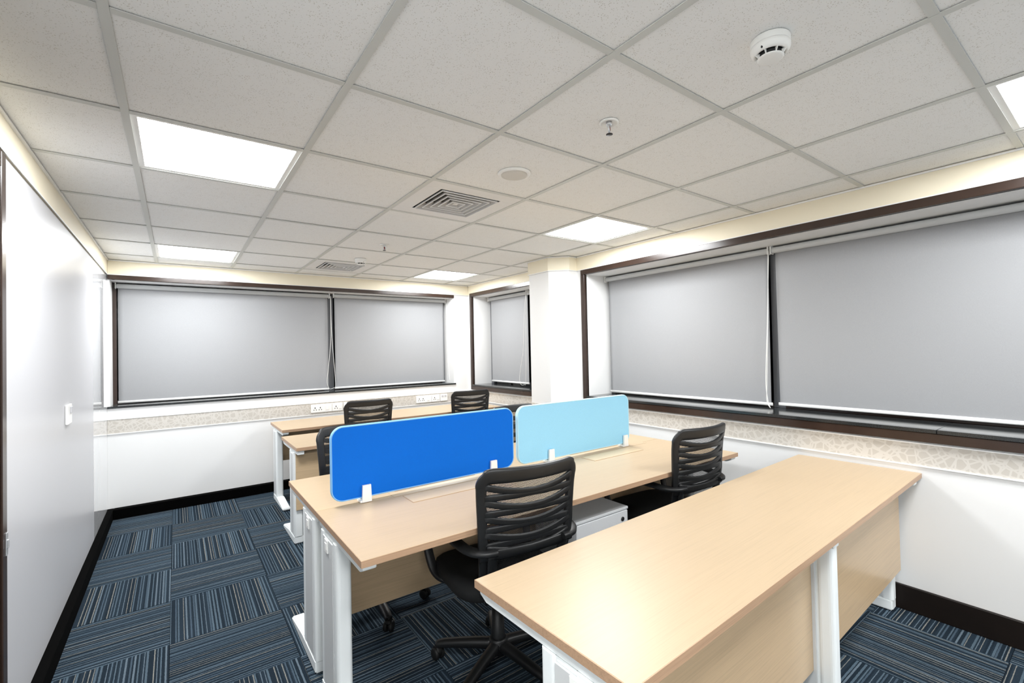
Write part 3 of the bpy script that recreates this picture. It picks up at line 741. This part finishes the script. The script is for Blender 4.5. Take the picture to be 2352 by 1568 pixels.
def make_chair():
    t = thing('task_chair', 'x', 'chair', (0, 0, 0), 0, 'black mesh-back task chairs')
    # outer frame: up the left side, round the corner, over the top, down the right side
    path = []
    zt = .950; R_ = .050
    for k in range(15): path.append((-1., .455 + (zt - R_ - .455) * k / 14))
    for k in range(1, 11):
        a = math.pi / 2 * k / 10; path.append((-1. + (1 - math.cos(a)) * R_ / .235, zt - R_ + R_ * math.sin(a)))
    us = [-1 + R_ / .235 + (2 - 2 * R_ / .235) * k / 16 for k in range(1, 16)]
    path += [(u, zt) for u in us]
    path += [(-u, z) for u, z in path[:25]][::-1]
    pts = [S(u * .955, z) for u, z in path]; nr = [Sn(u * .9, z) for u, z in path]
    Aw = []
    for u, z in path:
        w = .018 + .004 * max(0, (z - .6) / .4)
        if z > zt - .02 and abs(u) < .9: w = .030
        elif z > zt - R_: w = .023
        Aw.append(w)
    obj('back_frame', sweep(bmesh.new(), pts, nr, Aw, .012, 16, ex=.5), 'black_plastic', t)
    # ribs: sagging and arched bands that touch in the middle
    def rib(ze, dz, hw):
        P_, N_, A_ = [], [], []
        for k in range(17):
            u = -0.93 + 1.86 * k / 16; z = ze + dz * (1 - (u / .93) ** 2)
            P_.append(S(u, z, -.006)); N_.append(Sn(u, z)); A_.append(hw * (1 + .25 * abs(u)))
        obj('rib', sweep(bmesh.new(), P_, N_, A_, .0062, 12, ex=.5), 'black_plastic', t)
    for k in range(4):
        ze = .910 - .063 * k
        rib(ze, -.032, .0115); rib(ze - .050, .007, .0115)
    # lower yoke carrying the arms
    P_ = [S(-1.04 + 2.08 * k / 16, .640, -.010) for k in range(17)]; N_ = [Sn(-1.04 + 2.08 * k / 16, .640) for k in range(17)]
    yk = obj('back_yoke', sweep(bmesh.new(), P_, N_, [.019 + .006 * abs(k / 8 - 1) for k in range(17)], .012, 10, ex=.6), 'black_plastic', t)
    P_ = [S(-.9 + 1.8 * k / 16, .672 - .026 * (1 - (-1 + k / 8) ** 2), -.008) for k in range(17)]
    sweep_b = sweep(bmesh.new(), P_, N_, .009, .010, 8, ex=.7); obj('rib', sweep_b, 'black_plastic', t)
    # net
    bm = bmesh.new(); G = []
    for j in range(25):
        z = .462 + (.940 - .462) * j / 24; G.append([bm.verts.new(S(-.95 + 1.9 * i / 16, z, .008)) for i in range(17)])
    for j in range(24):
        for i in range(16):
            f = bm.faces.new((G[j][i], G[j][i + 1], G[j + 1][i + 1], G[j + 1][i])); f.smooth = True
    obj('back_net', bm, 'chair_net', t)
    # struts from the yoke down below the seat
    for s in (-1, 1):
        P_ = catmull([S(s * .80, .640, -.014), S(s * .82, .54, -.016), (s * .150, -.232, .455), (s * .135, -.175, .405), (s * .115, -.06, .385)], 5)
        obj('back_strut', sweep(bmesh.new(), P_, (0, -1, .3), .021, .009, 10, ex=.6), 'black_plastic', t)
    # arms
    for s in (-1, 1):
        P_ = catmull([(s * .150, -.302, .652), (s * .205, -.288, .652), (s * .246, -.230, .655), (s * .262, -.10, .664), (s * .268, .03, .668), (s * .270, .125, .662), (s * .270, .178, .628), (s * .268, .188, .57), (s * .262, .172, .49), (s * .248, .135, .425), (s * .215, .09, .398), (s * .150, .06, .392)], 5)
        L_ = len(P_); Nn = []
        for i in range(L_):
            tg = (P_[min(i + 1, L_ - 1)] - P_[max(i - 1, 0)]).normalized(); q = Vector((0, 0, 1)) if i < 25 else Vector((s * .3, 1, 0))
            side = Vector((s, -.1, 0)); nn = tg.cross(side); Nn.append(nn.normalized() if nn.length > .15 else Vector((0, -1, .2)))
        # wide, flat strap: the width lies across the arm
        W_ = []
        for i in range(L_):
            f_ = i / (L_ - 1); W_.append(.025 if f_ < .15 else (.0235 if f_ < .55 else .020))
        ar = obj('armrest', sweep(bmesh.new(), P_, Nn, W_, .0125, 10, ex=.6), 'black_plastic', t)
        obj('arm_screw', lathe(bmesh.new(), [(.0085, -.320), (.0085, -.300), (.006, -.300), (.006, -.316)], 14, c=(s * .180, 0, .652), axis='y'), 'black_rubber', ar)
    # seat cushion
    def slab(prof, mat, name, ey=.0):
        bm = bmesh.new(); rings = []; n_ = 40
        for sx_, sy_, z in prof:
            r_ = []
            for k in range(n_):
                a = 2 * math.pi * k / n_; c, sn = math.cos(a), math.sin(a)
                x = sx_ * math.copysign(abs(c) ** .5, c); y = sy_ * math.copysign(abs(sn) ** .5, sn)
                zz = z - (.022 * max(0, (y - .12) / .12) ** 2 if z > .42 else 0)
                r_.append(bm.verts.new((x, y + ey, zz)))
            rings.append(r_)
        fs = []
        for p, q in zip(rings, rings[1:]):
            for k in range(n_): fs.append(bm.faces.new((p[k], p[(k + 1) % n_], q[(k + 1) % n_], q[k])))
        fs += [bm.faces.new(rings[0][::-1]), bm.faces.new(rings[-1])]
        for f in fs[:-2]: f.smooth = True
        bmesh.ops.recalc_face_normals(bm, faces=fs)
        return obj(name, bm, mat, t)
    slab([(.20, .19, .398), (.232, .222, .402), (.242, .232, .416), (.244, .234, .438), (.238, .228, .456), (.222, .212, .467), (.17, .16, .471), (.08, .08, .472)], 'black_fabric', 'seat', .03)
    slab([(.17, .165, .386), (.205, .20, .388), (.215, .21, .3975)], 'black_plastic', 'seat_pan', .03)
    obj('mechanism', box(-.075, .075, -.10, .11, .335, .386, bev=.012, seg=2), 'black_plastic', t)
    obj('gas_lift', lathe(bmesh.new(), [(.014, .335), (.014, .26), (.027, .258), (.030, .14), (.033, .13), (.033, .12)], 24), 'black_plastic', t)
    obj('tilt_lever', sweep(bmesh.new(), [(.06, .03, .36), (.14, .035, .362), (.205, .04, .357)], (0, 0, 1), .007, .004, 8), 'black_plastic', t)
    return t
def add_base(t, ang):
    """five-star base at its own swivel angle"""
    b_ = obj('star_base', lathe(bmesh.new(), [(.020, .055), (.040, .058), (.046, .09), (.042, .118), (.036, .124)], 24), 'black_plastic', t)
    for k in range(5):
        a = ang + k * 2 * math.pi / 5; dx, dy = math.cos(a), math.sin(a)
        P_ = catmull([(dx * .03, dy * .03, .092), (dx * .11, dy * .11, .088), (dx * .20, dy * .20, .080), (dx * .262, dy * .262, .073), (dx * .292, dy * .292, .064)], 4)
        n_ = len(P_)
        obj('base_leg', sweep(bmesh.new(), P_, (0, 0, 1), [.026 - .008 * i / n_ for i in range(n_)], [.024 - .010 * i / n_ for i in range(n_)], 10, ex=.7), 'black_plastic', b_)
        cx_, cy_ = dx * .288, dy * .288; sa = a + .9
        bm = bmesh.new()
        for s in (-1, 1): lathe(bm, [(.012, s * .006), (.0245, s * .006), (.0265, s * .010), (.0265, s * .020), (.022, s * .024), (.008, s * .0245)], 20, axis='x')
        lathe(bm, [(.007, -.01), (.007, .01)], 10, axis='x')
        sweep(bm, [(0, .022, .002), (0, .020, .017), (0, .008, .030), (0, -.008, .031), (0, -.02, .02)], (1, 0, 0), .004, .015, 8, ex=.6)
        lathe(bm, [(.007, .028), (.007, .045)], 10)
        bmesh.ops.rotate(bm, verts=bm.verts, cent=(0, 0, 0), matrix=Matrix.Rotation(sa, 3, 'Z')); bmesh.ops.translate(bm, verts=bm.verts, vec=(cx_, cy_, .0267))
        obj('caster', bm, 'black_rubber', b_)
R = math.radians
proto = make_chair()
CH = [('black mesh-back chair in the foreground, nearest the camera', 1.318, .858, R(-7), R(135)),
      ('black mesh-back chair at the cluster beside the right window wall', 2.540, .876, R(-3), R(20)),
      ('black chair behind the dark blue screen, only its left edge showing', 1.030, 1.690, R(178), R(50)),
      ('black chair seen in the gap between the two screens', 2.335, 1.745, R(185), R(10)),
      ('black mesh-back chair at the back desk, left of the pair', 1.620, 3.730, R(-1), R(35)),
      ('black mesh-back chair at the back desk in the right corner', 2.850, 3.850, R(-8), R(70))]
chairs = [proto if i == 0 else dup(proto, c[0], (0, 0, 0)) for i, c in enumerate(CH)]
for t, (lab, x, y, rz, ba) in zip(chairs, CH):
    t['label'] = lab; t.location = (x, y, 0); t.rotation_euler = (0, 0, rz)
    add_base(t, ba - rz)
